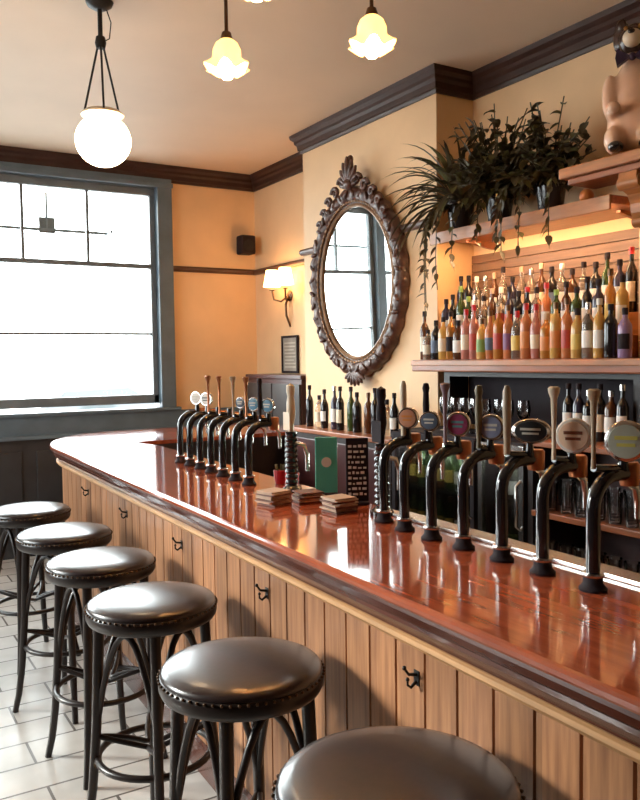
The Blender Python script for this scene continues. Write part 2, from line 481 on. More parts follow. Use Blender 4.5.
# plank front with V grooves
def resample(path, step):
    out = []; carry = 0.0
    for i in range(len(path) - 1):
        a, c = Vector(path[i]), Vector(path[i + 1]); l = (c - a).length
        s = carry
        while s < l:
            out.append(tuple(a.lerp(c, s / l))); s += step
        carry = s - l
    return out
PW = .118
ctr = off(L_front, -.075)
pts = resample(ctr, PW)
gl, pl = [], []
NP = normals(pts)
plank = []
for i in range(len(pts) - 1):
    a, c = Vector(pts[i]), Vector(pts[i + 1]); d = (c - a).normalized(); nn = Vector((-d.y, d.x))
    plank += [tuple(a - d * .0012 - nn * .013), tuple(a + d * .0012 - nn * .013), tuple(a + d * .0045), tuple(c - d * .0045)]
plank.append(tuple(Vector(pts[-1])))
k = len(plank)
vs = [(x, y, .10) for x, y in plank] + [(x, y, .964) for x, y in plank]
fs = [(i, i + 1, k + i + 1, k + i) for i in range(k - 1)]
MB().add(vs, fs).build('plank_front', M['plank'], bar)
body = off(L_front, -.09) + [(p[0] + (-.0 if p[1] > 2.6 else -.03), p[1]) for p in L_inner]
MB().prism(body, 0.02, 1.074).build('carcass', M['darkwood'], bar)
MB().sweep(L_front, [(-.062, 0), (-.062, .12), (-.072, .13), (-.09, .13), (-.09, 0)]).build('plinth', M['mould'], bar)
hk = MB()
hk.box(-.004, 0, -.016, .016, -.028, .028, .002)
hk.tube([(-.004, 0, -.014), (-.03, 0, -.03), (-.045, 0, -.018), (-.045, 0, .0)], [.007, .006, .005, .004], 8)
hk.tube([(-.004, 0, .012), (-.04, 0, .02), (-.06, 0, .045)], [.007, .006, .005], 8)
hk.ball((-.06, 0, .047), .009, 8, 6).ball((-.045, 0, .002), .008, 8, 6)
hk0 = None
for y in (.70, 1.488, 2.303, 3.11, 3.90, 4.69):
    if hk0 is None: hk0 = o = hk.build('coat_hook', M['iron'], bar)
    else:
        o = hk0.copy(); COL.objects.link(o); o.parent = bar
    o.location = (bx(y) + .074 - BO.x, y - BO.y, .885); o.scale = (.62, .62, .66)
o = MB().box(-.04, .03, -1.4, 1.02, 0, .012, .003).build('drip_tray', M['chrome'], loc=(bx(1.2) + .562, 1.2, 1.1))
o.rotation_euler = (0, 0, -math.atan(.0212))
tag(o, 'narrow metal drip tray along the inner edge of the bar', 'drip tray')

# ------------------------------------------------------------------ bar stools
def make_stool():
    r = empty('bar_stool', (0, 0, 0), 0, 'x', 'bar stool', 'bentwood stools along the bar')
    MB().lathe([(.12, .755), (.192, .755), (.200, .760), (.206, .772), (.207, .792), (.203, .803), (.196, .806), (.12, .806)], n=48).build('seat_ring', M['stoolwood'], r)
    MB().lathe([(.0, .800), (.196, .800), (.202, .806), (.201, .813), (.194, .820), (.172, .8275), (.13, .8325), (.08, .8355), (.03, .837), (.0, .837)], n=48).build('cushion', M['leather'], r)
    s = MB()
    for i in range(64):
        a = 2 * PI * i / 64
        s.ball((.206 * math.cos(a), .206 * math.sin(a), .800), .0042, 6, 4)
    s.build('stud_trim', M['stud'], r)
    for q in range(4):
        a = PI / 4 + q * PI / 2
        ca, sa = math.cos(a), math.sin(a)
        rad = [(.165, .765), (.172, .6), (.182, .4), (.198, .2), (.214, .08), (.232, .0)]
        MB().tube([(u * ca, u * sa, z) for u, z in rad], [.0175, .017, .016, .015, .014, .013], 10).build('leg', M['stoolwood'], r)
    MB().tube([(.180 * math.cos(t * 2 * PI / 40), .180 * math.sin(t * 2 * PI / 40), .30) for t in range(40)], .0115, 8, True).build('foot_ring', M['stoolwood'], r)
    for q in range(4):
        a0 = PI / 4 + q * PI / 2; a1 = a0 + PI / 2
        p0 = Vector((.176 * math.cos(a0), .176 * math.sin(a0), .43)); p1 = Vector((.176 * math.cos(a1), .176 * math.sin(a1), .43))
        mid = (p0 + p1) / 2
        pa = []
        for i in range(13):
            t = i / 12
            p = p0.lerp(p1, t)
            s_ = math.sin(t * PI)
            p.z = .43 + .30 * s_ ** .8
            p.xy = p.xy * (1 - .04 * s_)
            pa.append(p)
        MB().tube(pa, .010, 8).build('arched_brace', M['stoolwood'], r)
    for q in range(4):
        a0 = PI / 4 + q * PI / 2; a1 = a0 + PI / 2
        pa = []
        for i in range(11):
            t = i / 10
            x = .183 * ((1 - t) * math.cos(a0) + t * math.cos(a1)); y = .183 * ((1 - t) * math.sin(a0) + t * math.sin(a1))
            s_ = 1 - .75 * math.sin(t * PI)
            pa.append((x * s_, y * s_, .375 - .05 * math.sin(t * PI)))
        MB().tube(pa, .009, 8).build('curved_stretcher', M['stoolwood'], r)
    return r
stools = [(.868, 1.185, .3), (.888, 1.905, .12), (.882, 2.605, .5), (.890, 3.255, .2), (.892, 3.885, .65), (.868, 4.60, .3)]
slab = ['nearest dark leather bar stool, cut by the bottom edge of the photo',
        'second nearest dark leather bar stool, whole seat in view above the photo bottom',
        'third bar stool from the camera, black bentwood with pale sheen on seat',
        'fourth bar stool from the camera, black bentwood, in the middle of the row',
        'second farthest bar stool with black bentwood legs and round leather seat',
        'farthest bar stool, at the left photo edge by the bar end']
st0 = make_stool()
for i, (x, y, a) in enumerate(stools):
    o = st0 if i == 0 else copy_tree(st0)
    o.location = (x, y, 0); o.rotation_euler = (0, 0, a); o.scale = (1.13, 1.13, 1.045) if i == 0 else (1.065, 1.065, 1.024); o['label'] = slab[i]

# ------------------------------------------------------------------ beer fonts
def arc_neck():
    p = [(0, 0, 0), (0, 0, .10), (0, 0, .19)]
    for i in range(1, 9):
        a = i / 8 * PI / 2
        p.append((.075 - .075 * math.cos(a), 0, .19 + .075 * math.sin(a)))
    p.append((.115, 0, .265))
    return p
neck_mb = MB().tube(arc_neck(), .0165, 14)
def font(x, y, label, group, badge, handle, size=1.0):
    r = empty('beer_tap', (x, y, 1.1), 0.0, label, 'beer tap', group)
    MB().add(neck_mb.v, neck_mb.f, True).build('swan_neck', M['black'], r)
    MB().lathe([(0, .0005), (.032, .0005), (.033, .006), (.027, .012), (.023, .018), (.022, .032), (.0, .032)], n=24).build('base_flange', M['matblack'], r)
    MB().lathe([(.0, 0), (.024, 0), (.026, .005), (.024, .010), (0, .010)], (0, 0, .033), 24).build('collar', M['chrome'], r)
    MB().lathe([(0, -.03), (.022, -.03), (.024, -.022), (.024, .02), (.020, .026), (0, .026)], (.128, 0, .265), 18).build('tap_body', M['copper'], r)
    MB().tube([(.128, 0, .24), (.150, 0, .225), (.156, 0, .19), (.156, 0, .15)], [.009, .009, .008, .007], 10).build('spout', M['chrome'], r)
    MB().lathe([(0, 0), (.013, 0), (.011, .02), (.010, .035), (0, .035)], (.100, -.004, .275), 12).build('mount', M['black'], r)
    if badge:
        kind, col, w, hgt = badge
        # badge: lens facing the customers (-x, turned a little towards the room end)
        d = MB()
        mt = Matrix.Rotation(math.radians(-58), 3, 'Z') @ Matrix.Rotation(PI / 2, 3, 'X')
        sx, sz = w / .04, hgt / .04
        S = Matrix.Diagonal((sx, sz, 1))
        bc = (.090, -.020, .345)
        d.lathe([(0, -.010), (.040, -.010), (.043, -.006), (.043, .004), (.040, .008), (0, .008)], bc, 32, mt @ S)
        bo = d.build('badge_rim', M['white'] if kind == 'cream' else M['chrome'], r)
        f = MB().lathe([(0, .0082), (.035, .0082), (.034, .011), (.02, .0125), (0, .013)], bc, 32, mt @ S)
        fo = f.build('badge_face', col[0], bo)
        # printed marks on the badge
        q = MB()
        for (u0, u1, v0, v1) in ((-.022, .022, .004, .012), (-.018, .018, -.010, -.003)):
            vs = [mt @ (S @ Vector((u, v, .0135))) for u, v in ((u0, v0), (u1, v0), (u1, v1), (u0, v1))]
            vs = [(p.x + bc[0], p.y + bc[1], p.z + bc[2]) for p in vs]
            q.add(vs, [(0, 1, 2, 3)])
        q.build('badge_mark', col[1], bo)
    if handle:
        kind, mh, hx = handle
        h_ = MB()
        if kind == 'flare':
            h_.lathe([(0, 0), (.006, 0), (.005, .03), (.006, .10), (.008, .155), (.014, .172), (.015, .182), (.010, .186), (0, .186)], (hx, 0, .285), 16)
        elif kind == 'paddle':
            h_.lathe([(0, 0), (.009, 0), (.009, .03), (.010, .06), (.0115, .12), (.011, .17), (.006, .185), (0, .186)], (hx, 0, .285), 16)
        else:
            h_.lathe([(0, 0), (.008, 0), (.006, .02), (.009, .06), (.011, .11), (.009, .15), (.012, .165), (.008, .18), (0, .182)], (hx, 0, .285), 16)
        h_.build('pump_handle', mh, r)
        MB().tube([(.128, 0, .275), (hx, 0, .287)], .009, 8).build('lever_pivot', M['black'], r)
    return r

P = lambda n, c, r_=.35, **k: M.setdefault(n, mat(n, c, r_, **k))
face_cream = P('cream_face', (.90, .68, .50)); brown = P('brown_print', (.25, .09, .05))
face_grey = P('grey_green_face', (.40, .42, .34)); pale = P('pale_print', (.62, .60, .52))
face_blue = P('blue_grey_face', (.24, .27, .40)); face_purple = P('magenta_face', (.28, .045, .11)); tealp = P('teal_print', (.10, .25, .25))
face_dark = P('charcoal_face', (.025, .028, .03)); face_slate = P('slate_face', (.09, .12, .17)); face_orange = P('peach_face', (.55, .26, .15))
orange = P('orange_print', (.62, .22, .05)); olive = P('olive_enamel', (.15, .11, .05)); tan = P('tan_enamel', (.38, .28, .18)); pinkgrey = P('mauve_enamel', (.24, .15, .17))
yellowp = P('yellow_print', (.55, .50, .12))
G1 = 'swan-neck beer taps on the near half of the bar'
specs = [
 (1.543, 2.165, 'black beer tap with peach badge, leftmost of the near seven', ('s', (face_orange, orange), .034, .034), ('paddle', M['cream'], .085)),
 (1.520, 2.020, 'black beer tap with slate badge, second from left in the near seven', ('s', (face_slate, pale), .032, .03), ('round', M['matblack'], .09)),
 (1.510, 1.872, 'black beer tap with magenta badge and mauve handle', ('s', (face_purple, tealp), .036, .036), ('flare', pinkgrey, .055)),
 (1.512, 1.731, 'black beer tap with blue-grey lens badge and olive handle', ('s', (face_blue, pale), .036, .036), ('round', olive, .06)),
 (1.508, 1.572, 'black beer tap with wide charcoal oval badge and tan handle', ('s', (face_dark, pale), .05, .032), ('paddle', tan, .02)),
 (1.500, 1.419, 'black beer tap with round cream badge facing the room', ('cream', (face_cream, brown), .042, .042), ('flare', M['cream'], .04)),
 (1.489, 1.252, 'black beer tap with round grey-green badge, nearest the right photo edge', ('s', (face_grey, yellowp), .046, .046), ('flare', tan, .0)),
]
for x, y, lab, bd, hd in specs:
    font(x, y, lab, G1, bd, hd)
G2 = 'swan-neck beer taps at the far end of the bar'
fl = ['tap with white square badge, farthest of the far seven', 'tap with white dark-dotted badge, second from the bar end',
      'tap with copper-tipped handle, third from the bar end', 'tap with copper-tipped handle, middle of the far seven',
      'tap with grey badge and thin tan handle, fifth from the bar end', 'tap with blue badge, sixth from the bar end',
      'tap with blue badge and dark handle, nearest of the far seven']
fb = [('s', (M['white'], pale), .034, .034), ('s', (M['white'], face_dark), .034, .034), None, None, ('s', (face_slate, pale), .026, .026), ('s', (P('blue_face', (.12, .28, .42)), pale), .030, .03), ('s', (M['blue_face'], pale), .030, .03)]
fh = [None, None, ('flare', M['copper'], .05), ('flare', M['copper'], .05), ('flare', tan, .06), ('flare', M['copper'], .06), ('round', M['matblack'], .06)]
for i in range(7):
    y = 4.06 - .152 * i
    font(1.556 - .006 * i, y, 'black swan-neck ' + fl[i], G2, fb[i], fh[i])

def hand_pump(x, y, label, mh, mtop):
    r = empty('hand_pump', (x, y, 1.1), 0, label, 'beer pump')
    prof = [(0, .001), (.042, .001), (.042, .012), (.030, .02)]
    for k in range(9):
        z = .03 + k * .022
        prof += [(.021, z), (.027, z + .006), (.027, z + .014), (.021, z + .02)]
    prof += [(.024, .232), (.024, .25), (0, .25)]
    MB().lathe(prof, n=20).build('ribbed_column', M['black'], r)
    MB().lathe([(0, 0), (.010, 0), (.013, .03), (.019, .07), (.017, .12), (.013, .145), (.018, .165), (.017, .19), (0, .2)], (0, 0, .25), 16).build('handle', mh, r)
    MB().box(-.022, -.018, -.028, .028, .255, .33, .002).build('pump_clip', mtop, r)
    MB().tube([(.02, 0, .2), (.06, 0, .19), (.075, 0, .15), (.075, 0, .08)], .009, 10).build('spout', M['chrome'], r)
hand_pump(1.590, 2.885, 'dark ribbed hand pump with pale clip standing left of the teal card', M['cream'], M['cream'])
hand_pump(1.612, 2.272, 'black hand pump between the black card and the first near tap', M['matblack'], M['matblack'])

# ------------------------------------------------------------------ things on the bar top
def card(name, x, y, rz, w, h, m, label, marks, cat):
    r = empty(name, (x, y, 1.1), rz, label, cat)
    MB().box(-w/2, w/2, -.035, .035, .0005, .012, .003).build('foot', M['matblack'], r)
    MB().box(-w/2, w/2, -.006, .006, .012, h, .002).build('panel', m, r)
    return r
c = card('menu_card', 1.655, 2.715, math.radians(-28), .088, .235, M['teal'], 'teal menu card with a pale round emblem standing on the bar', None, 'menu card')
MB().lathe([(0, .0065), (.020, .0065), (.020, .0085), (0, .0085)], (0, 0, .135), 24, Matrix.Rotation(PI/2, 3, 'X')).build('emblem', M['white'], c)
c = card('drinks_board', 1.650, 2.485, math.radians(-28), .085, .25, M['matblack'], 'black drinks board with white chalk lettering beside the teal card', None, 'drinks board')
b = MB()
for k in range(10):
    z = .035 + k * .02
    x = -.034
    while x < .026:
        w = random.uniform(.006, .02)
        b.box(x, min(x + w, .034), -.0075, -.0062, z, z + random.uniform(.006, .011)); x += w + .006
b.build('lettering', M['white'], c)
mats = [(1.385, 2.665, 9, .3, 'leftmost'), (1.525, 2.64, 7, -.2, 'middle'), (1.515, 2.40, 9, .1, 'rightmost')]
mm = {}
for sx, sy, cnt, rz, nm in mats:
    for k in range(cnt):
        key = 'kraft' if k % 3 else 'kraftdark'
        if key not in mm:
            mm[key] = MB().box(-.047, .047, -.047, .047, 0, .0055, .0015).build('beer_mat', M[key])
            o = mm[key]
        else:
            o = mm[key].copy(); COL.objects.link(o)
        o.location = (sx + random.uniform(-.006, .006), sy + random.uniform(-.006, .006), 1.1005 + k * .006)
        o.rotation_euler = (0, 0, rz + random.uniform(-.15, .15))
        tag(o, f'square cardboard beer mat, {ORD[k]} from the bottom of the {nm} stack', 'beer mat', 'beer mats stacked on the bar')
for (x, y, lab) in ((1.645, 3.09, 'small red pot on the bar, left one, behind the leftmost mats'), (1.650, 2.985, 'small red pot on the bar, right one, beside the ribbed pump')):
    r = empty('red_pot', (x, y, 1.1), 0, lab, 'pot', 'red pots on the bar')
    MB().lathe([(0, .0005), (.022, .0005), (.028, .03), (.030, .06), (.026, .062), (.024, .03), (0, .028)], n=20).build('cup', M['red'], r)
    b = MB()
    for k in range(7):
        a = k * 2.4
        b.tube([(.01 * math.cos(a), .01 * math.sin(a), .03), (.022 * math.cos(a), .022 * math.sin(a), .085)], .004, 6)
    b.build('sprig', M['leafgreen'], r)

# ------------------------------------------------------------------ bottles
shapes = {
 'round':  ([(0, 0), (.029, 0), (.031, .006), (.031, .165), (.027, .185), (.013, .205), (.011, .215), (.011, .262)], .262, .05, .13),
 'tall':   ([(0, 0), (.026, 0), (.028, .006), (.028, .180), (.022, .205), (.011, .225), (.010, .235), (.010, .295)], .295, .05, .14),
 'squat':  ([(0, 0), (.030, 0), (.032, .006), (.032, .125), (.030, .15), (.016, .175), (.012, .182), (.012, .225)], .225, .04, .11),
 'taper':  ([(0, 0), (.024, 0), (.026, .006), (.031, .13), (.028, .165), (.014, .20), (.011, .21), (.011, .27)], .27, .05, .12),
}
glassmats = {
 'amber': mat('amber_spirit', (.85, .36, .08), .06, vary=.1, trans=.5), 'orange': mat('orange_spirit', (.90, .33, .14), .06, vary=.1, trans=.45),
 'gold': mat('gold_spirit', (.95, .56, .16), .06, vary=.1, trans=.4), 'pink': mat('pink_spirit', (.85, .34, .28), .06, vary=.1, trans=.45),
 'clear': mat('clear_spirit', (.86, .78, .68), .04, vary=.05, trans=.85), 'green': mat('green_bottle', (.06, .10, .03), .08, vary=.1, trans=.3),
 'black': mat('black_bottle', (.016, .013, .014), .1, vary=.1), 'brown': mat('brown_bottle', (.14, .05, .02), .08, vary=.1, trans=.3),
 'navy': mat('navy_bottle', (.035, .03, .06), .1, vary=.1), 'purple': mat('lilac_bottle', (.30, .20, .36), .2, vary=.1),
}
labmats = {'white': M['white'], 'cream': M['cream'], 'black': M['matblack'], 'yellow': mat('yellow_paper', (.72, .50, .10), .5), 'red': mat('red_paper', (.50, .06, .04), .5),
           'green': mat('green_paper', (.22, .36, .08), .5), 'blue': mat('blue_paper', (.10, .14, .24), .5), 'orange': mat('orange_paper', (.70, .25, .06), .5), 'purple': mat('purple_paper', (.22, .08, .20), .5)}
capmats = {'black': M['matblack'], 'red': M['red'], 'silver': M['chrome'], 'cork': M['kraft'], 'gold': M['brass'], 'white': M['white'], 'green': labmats['green']}
cache = {}
def bottle(x, y, z, shape, gcol, lcol, ccol, label, group, cat='bottle', sc_=1.0, name='spirit_bottle'):
    prof, H, l0, l1 = shapes[shape]
    key = (shape, gcol, lcol, ccol, name)
    if key in cache:
        r = copy_tree(cache[key])
    else:
        r = empty(name, (0, 0, 0)); cache[key] = r
        MB().lathe(prof + [(0, H)], n=20).build('glass_body', glassmats[gcol], r)
        MB().lathe([(0, H - .03), (.0135, H - .03), (.0138, H - .004), (.0125, H + .002), (0, H + .002)], n=14).build('cap', capmats[ccol], r)
        if lcol:
            rr = [p[0] for p in prof if p[1] < l1]; rmax = max(rr) + .0006
            if shape == 'taper': f_ = lambda zz: .0246 + (zz - .006) * (.005 / .124) + .0016
            else: f_ = lambda zz: rmax
            vs, fs = [], []
            for i in range(13):
                a = PI + .35 - .95 + i / 12 * 1.9
                for zz in (l0, l1):
                    vs.append((f_(zz) * math.cos(a), f_(zz) * math.sin(a), zz))
            fs = [(2*i, 2*i+2, 2*i+3, 2*i+1) for i in range(12)]
            lb = MB().add(vs, fs, True).build('paper_label', labmats[lcol], r, fix=False)
    r.location = (x, y, z); r.scale = (1, 1, sc_)
    tag(r, label, cat, group)
    return r
SHELF_Z = 1.633
front_spec = [ # left to right as seen
 ('squat','black','blue','black'),('round','gold','cream','black'),('tall','amber','black','black'),('squat','brown','white','black'),
 ('round','pink','cream','red'),('tall','pink','red','red'),('squat','gold','green','gold'),('taper','orange','blue','gold'),('round','amber','red','cork'),
 ('tall','orange','purple','gold'),('squat','clear','yellow','red'),('round','orange','orange','red'),('taper','pink','cream','red'),('squat','amber','orange','cork'),
 ('round','gold','orange','gold'),('tall','orange','red','gold'),('squat','gold','yellow','black'),('round','clear','white','silver'),('tall','gold','white','white'),('round','black',None,'black')]
words = {'amber':'amber','orange':'orange','gold':'golden','pink':'pink','clear':'clear','green':'green','black':'black','brown':'brown','navy':'navy','purple':'lilac'}
def row(spec, x, y0, y1, z, where, group, jitter=.004):
    n = len(spec)
    for i, (sh, g, l, c_) in enumerate(spec):
        y = y0 + (y1 - y0) * i / (n - 1)
        pl_ = 'leftmost' if i == 0 else ('rightmost' if i == n - 1 else ORD[i] + ' from left')
        lab = f'{words[g]} spirit bottle with ' + (f'{l} label' if l else 'no label') + f', {pl_} in the {where}'
        bottle(x + random.uniform(-jitter, jitter), y, z, sh, g, l, c_, lab, group, sc_=random.uniform(.93, 1.12))
row(front_spec, 3.06, 3.735, 2.475, SHELF_Z, 'front row', 'front row of spirit bottles on the back shelf')
mid = [('round','navy','white','black'),('tall','black','cream','black'),('tall','green','white','green'),('round','green','cream','green'),('taper','clear','white','silver'),
 ('round','clear','cream','black'),('tall','brown','yellow','cork'),('round','clear','red','white'),('tall','navy','red','black'),('round','black','white','black'),('tall','black','cream','red'),('round','clear','cream','black'),
 ('tall','orange','white','red'),('round','green','yellow','green'),('tall','brown','white','black'),('round','green','white','black'),('tall','black','cream','black'),('round','navy','white','black'),('tall','amber','yellow','gold'),('round','gold','cream','black')]
row(mid, 3.205, 3.82, 2.53, SHELF_Z + .111, 'middle row', 'middle row of spirit bottles on the stepped shelf')
back = [('tall','navy','purple','black'),('round','black','cream','black'),('round','clear','white','white'),('tall','clear','cream','silver'),('round','brown','white','cork'),('tall','clear','white','black'),('round','navy','blue','black'),
 ('tall','clear','cream','cork'),('round','clear','white','silver'),('tall','brown','cream','cork'),('round','black','blue','black'),('tall','clear','white','white'),
 ('round','brown','cream','black'),('tall','clear','white','black'),('round','black','white','black'),('tall','green','white','black'),('round','navy','white','black'),('tall','black','cream','red'),('round','black','white','black')]
row(back, 3.36, 3.86, 2.52, SHELF_Z + .221, 'back row', 'back row of spirit bottles on the top step')
bottle(3.09, 3.885, SHELF_Z, 'tall', 'brown', 'cream', 'black', 'slim brown bottle at the left end of the bottle shelf', None, name='brown_bottle')
bottle(3.06, 3.815, SHELF_Z, 'squat', 'clear', 'cream', 'black', 'short clear bottle standing just left of the front row', None, name='clear_bottle', sc_=.8)
bottle(3.055, 2.395, SHELF_Z, 'squat', 'purple', 'black', 'black', 'lilac-topped dark flask right of the front row by the pilaster', None, name='lilac_flask')

# ------------------------------------------------------------------ back bar
bb = empty('bottle_shelf', (3.2, 3.1, 0), 0, 'stepped oak bottle shelf over a dark recess on the back wall', 'shelf')
MB().box(-.20, .018, -.85, .80, 1.562, 1.632, .008).build('shelf_board', M['woodred'], bb)
MB().box(-.205, -.19, -.855, .805, 1.597, 1.628, .004).build('front_edging', M['wood'], bb)
MB().box(-.06, .298, -.64, .81, 1.632, 1.742, .004).build('step', M['wood'], bb)
MB().box(.09, .298, -.64, .81, 1.742, 1.852, .004).build('step', M['wood'], bb)
b = MB()
for k in range(8):
    b.box(.300, .318, -.645, .815, 1.855 + k * .055, 1.906 + k * .055, .003)
b.build('back_boards', M['board'], bb)
MB().box(-.13, .015, .53, .58, 1.22, 1.562).box(-.13, .015, -.79, -.74, 1.246, 1.562).box(-.13, -.02, -.74, .53, 1.535, 1.562).build('dark_surround', M['darkwood'], bb)
MB().box(.018, .02, -.74, .53, 1.246, 1.54).build('dark_backing', M['matblack'], bb)

us = empty('plant_shelf', (3.3, 3.18, 2.355), 0, 'oak shelf with trailing plants high in the alcove', 'shelf')
MB().box(-.19, .215, -.66, .665, 0, .042, .006).build('shelf_board', M['woodred'], us)
MB().box(-.2, -.188, -.66, .665, -.03, .04, .003).build('front_edging', M['wood'], us)
MB().box(-.15, -.125, -.6, .6, -.012, 0).build('strip_light', M['bottle_fill'], us)  # unseen strip added behind the lip to brighten the bottles below
for y in (-.55, .55):
    MB().prism([(.215, 0), (.215, -.045), (.19, -.045), (.0, -.012), (.0, 0)], y - .012, y + .012, 'y').build('bracket', M['woodred'], us)

def fridge(y0, y1, z1, label, mframe):
    d = .40
    r = empty('bottle_fridge', (2.81, (y0 + y1) / 2, 0), 0, label, 'fridge')
    w = (y1 - y0) / 2
    b = MB().box(.03, d, -w, w, 0, .30).box(.03, d, -w, -w + .03, .30, z1).box(.03, d, w - .03, w, .30, z1).box(.03, d, -w, w, z1 - .05, z1).box(d - .02, d, -w, w, .3, z1)
    b.build('cabinet', M['matblack'], r)
    MB().box(.05, .07, -w + .05, w - .05, z1 - .075, z1 - .05).build('strip_light', M['fridge_lamp'], r)
    for z in (.32, .62, .89):
        MB().box(.05, d - .03, -w + .03, w - .03, z, z + .012).build('rack', M['chrome'], r)
    f = MB().box(0, .028, -w + .004, -w + .035, .31, z1 - .01, .003).box(0, .028, w - .035, w - .004, .31, z1 - .01, .003).box(0, .028, -w + .035, w - .035, .31, .35).box(0, .028, -w + .035, w - .035, z1 - .045, z1 - .01)
    dr = f.build('door', mframe, r)
    MB().box(.010, .016, -w + .035, w - .035, .35, z1 - .045).build('door_glass', M['fridgepane'], dr)
    MB().tube([(-.0, -w + .02, .8), (-.03, -w + .02, .82), (-.03, -w + .02, 1.02), (-.0, -w + .02, 1.04)], .007, 8).build('handle', M['chrome'], dr)
fridge(3.13, 3.86, 1.22, 'black glass-door bottle fridge behind the near left taps', M['matblack'])
fridge(2.78, 3.11, 1.22, 'slim glass-door fridge with steel frame beside the open glass shelves', M['chrome'])
def beers(ys, z, spec, where, grp):
    for i, y in enumerate(ys):
        g, l, c_ = spec[i % len(spec)]
        bottle(2.92, y, z, 'squat', g, l, c_, f'small {words[g]} bottle with {l} label, {ORD[i]} from left, {where}', grp, name='beer_bottle', sc_=1.0)
ysA = [3.785 - i * .083 for i in range(8)]
beers(ysA, .905, [('brown', 'yellow', 'gold'), ('green', 'yellow', 'silver'), ('green', 'white', 'gold')], 'upper rack, black fridge', 'bottles in the black fridge')
beers(ysA, .635, [('green', 'yellow', 'silver'), ('green', 'yellow', 'gold'), ('brown', 'white', 'gold')], 'lower rack, black fridge', 'bottles in the black fridge')
ysB = [3.04 - i * .085 for i in range(3)]
beers(ysB, .905, [('black', 'black', 'silver'), ('clear', 'white', 'silver'), ('black', 'white', 'silver')], 'upper rack, slim fridge', 'bottles in the slim fridge')
beers(ysB, .635, [('clear', 'white', 'white'), ('green', 'green', 'silver'), ('clear', 'blue', 'white')], 'lower rack, slim fridge', 'bottles in the slim fridge')

gs = empty('glass_shelf_unit', (2.82, 2.25, 0), 0, 'open wooden shelf unit holding glasses behind the right-hand taps', 'shelf unit')
gy = .51
MB().box(.0, .40, -gy - .45, -gy - .42, 0, 1.22).build('side_panel', M['darkwood'], gs)
MB().box(0, .40, gy - .03, gy, 0, 1.22).build('side_panel', M['darkwood'], gs)
MB().box(.386, .40, -gy - .42, gy - .03, 0, 1.22).build('back_panel', P('mauve_panel', (.17, .10, .10), .5), gs)
for z in (.32, .60, .885):
    MB().box(-.01, .385, -gy - .42, gy - .03, z, z + .028, .004).build('shelf', M['woodred'], gs)
MB().box(-.02, .395, -gy - .45, gy, 1.22, 1.245, .004).build('worktop', M['woodred'], gs)

gl_mb = MB().lathe([(0, .001), (.026, .001), (.028, .01), (.031, .09), (.036, .135), (.0345, .135), (.029, .09), (.025, .014), (0, .012)], n=20)
wg_mb = MB().lathe([(0, .001), (.031, .001), (.031, .004), (.006, .01), (.005, .075), (.012, .085), (.032, .115), (.037, .15), (.031, .195), (.030, .195), (.035, .15), (.030, .117), (.008, .09), (0, .088)], n=20)
gl0 = gl_mb.build('pint_glass', M['clear'])
wg0 = wg_mb.build('wine_glass', M['clear'])
first = True
for rr, (z, xx, wn) in enumerate([(.914, 2.87, 'upper shelf front row'), (.914, 2.97, 'upper shelf back row'), (.629, 2.87, 'lower shelf front row')]):
    for i in range(10):
        o = gl0 if first else gl0.copy()
        if not first: COL.objects.link(o)
        first = False
        o.location = (xx + random.uniform(-.008, .008), 2.66 - i * .092, z)
        tag(o, f'empty pint glass, {ORD[i]} from left in the {wn} of the wooden unit', 'glass', 'pint glasses on the open shelves')
first = True
for i in range(8):
    o = wg0 if first else wg0.copy()
    if not first: COL.objects.link(o)
    first = False
    o.location = (3.02 + random.uniform(-.02, .02), 3.60 - i * .085, 1.221)
    tag(o, f'empty wine glass, {ORD[i]} from left on top of the fridges', 'glass', 'wine glasses on the fridges')
dark = [('tall','black','white','black'),('tall','navy','white','black'),('round','black','white','silver'),('tall','black','cream','black'),('round','brown','white','silver'),('tall','black','white','silver')]
for i, (sh, g, l, c_) in enumerate(dark):
    bottle(3.03, 2.70 - i * .063, 1.246, sh, g, l, c_, f'dark {words[g]} bottle, {ORD[i]} from left on the wooden unit worktop', 'dark bottles on the worktop', name='dark_bottle', sc_=.9)

# corner cabinet behind the bar end
cb = empty('corner_cabinet', (3.2, 6.11, 0), 0, 'dark red-brown cabinet against the recess wall behind the far taps', 'cabinet')
MB().box(.0, .30, -.49, .49, 0, 1.48).build('body', M['cabinet'], cb)
MB().box(-.02, .30, -.51, .51, 1.48, 1.515, .006).build('cabinet_top', M['cabinet'], cb)
for s in (-1, 1):
    dr = MB().box(-.018, 0, min(s * .01, s * .48), max(s * .01, s * .48), .1, 1.44, .004).build('door', M['darkwood'], cb)
    MB().ball((-.03, s * .04, .9), .012, 10, 6).build('knob', M['brass'], dr)
bk = [('tall','black',None,'black'),('tall','navy','white','silver'),('round','black',None,'black'),('squat','clear','cream','black'),('tall','black','cream','black'),('round','brown',None,'gold'),('taper','black','white','black'),('tall','green',None,'black')]
# low back counter below the mirror, bottles on it
lc = empty('low_back_counter', (2.85, 4.75, 0), 0, 'dark low counter under the oval mirror', 'counter')
MB().box(.0, .36, -.83, .45, 0, 1.12).build('body', M['darkwood'], lc)
MB().box(-.02, .365, -.84, .47, 1.12, 1.15, .005).build('worktop', M['woodred'], lc)
for i in range(2):
    MB().box(-.016, 0, -.80 + i * .62, -.22 + i * .62, .1, 1.08, .004).build('door', M['cabinet'], lc)
for i in range(11):
    sh, g, l, c_ = bk[(i * 3) % 8]
    bottle(2.96 + .02 * (i % 2), 5.08 - i * .105, 1.151, sh, g, l, c_, f'{words[g]} bottle, {ORD[i]} from left on the counter under the mirror', 'bottles under the mirror', name='wine_bottle', sc_=1.02)

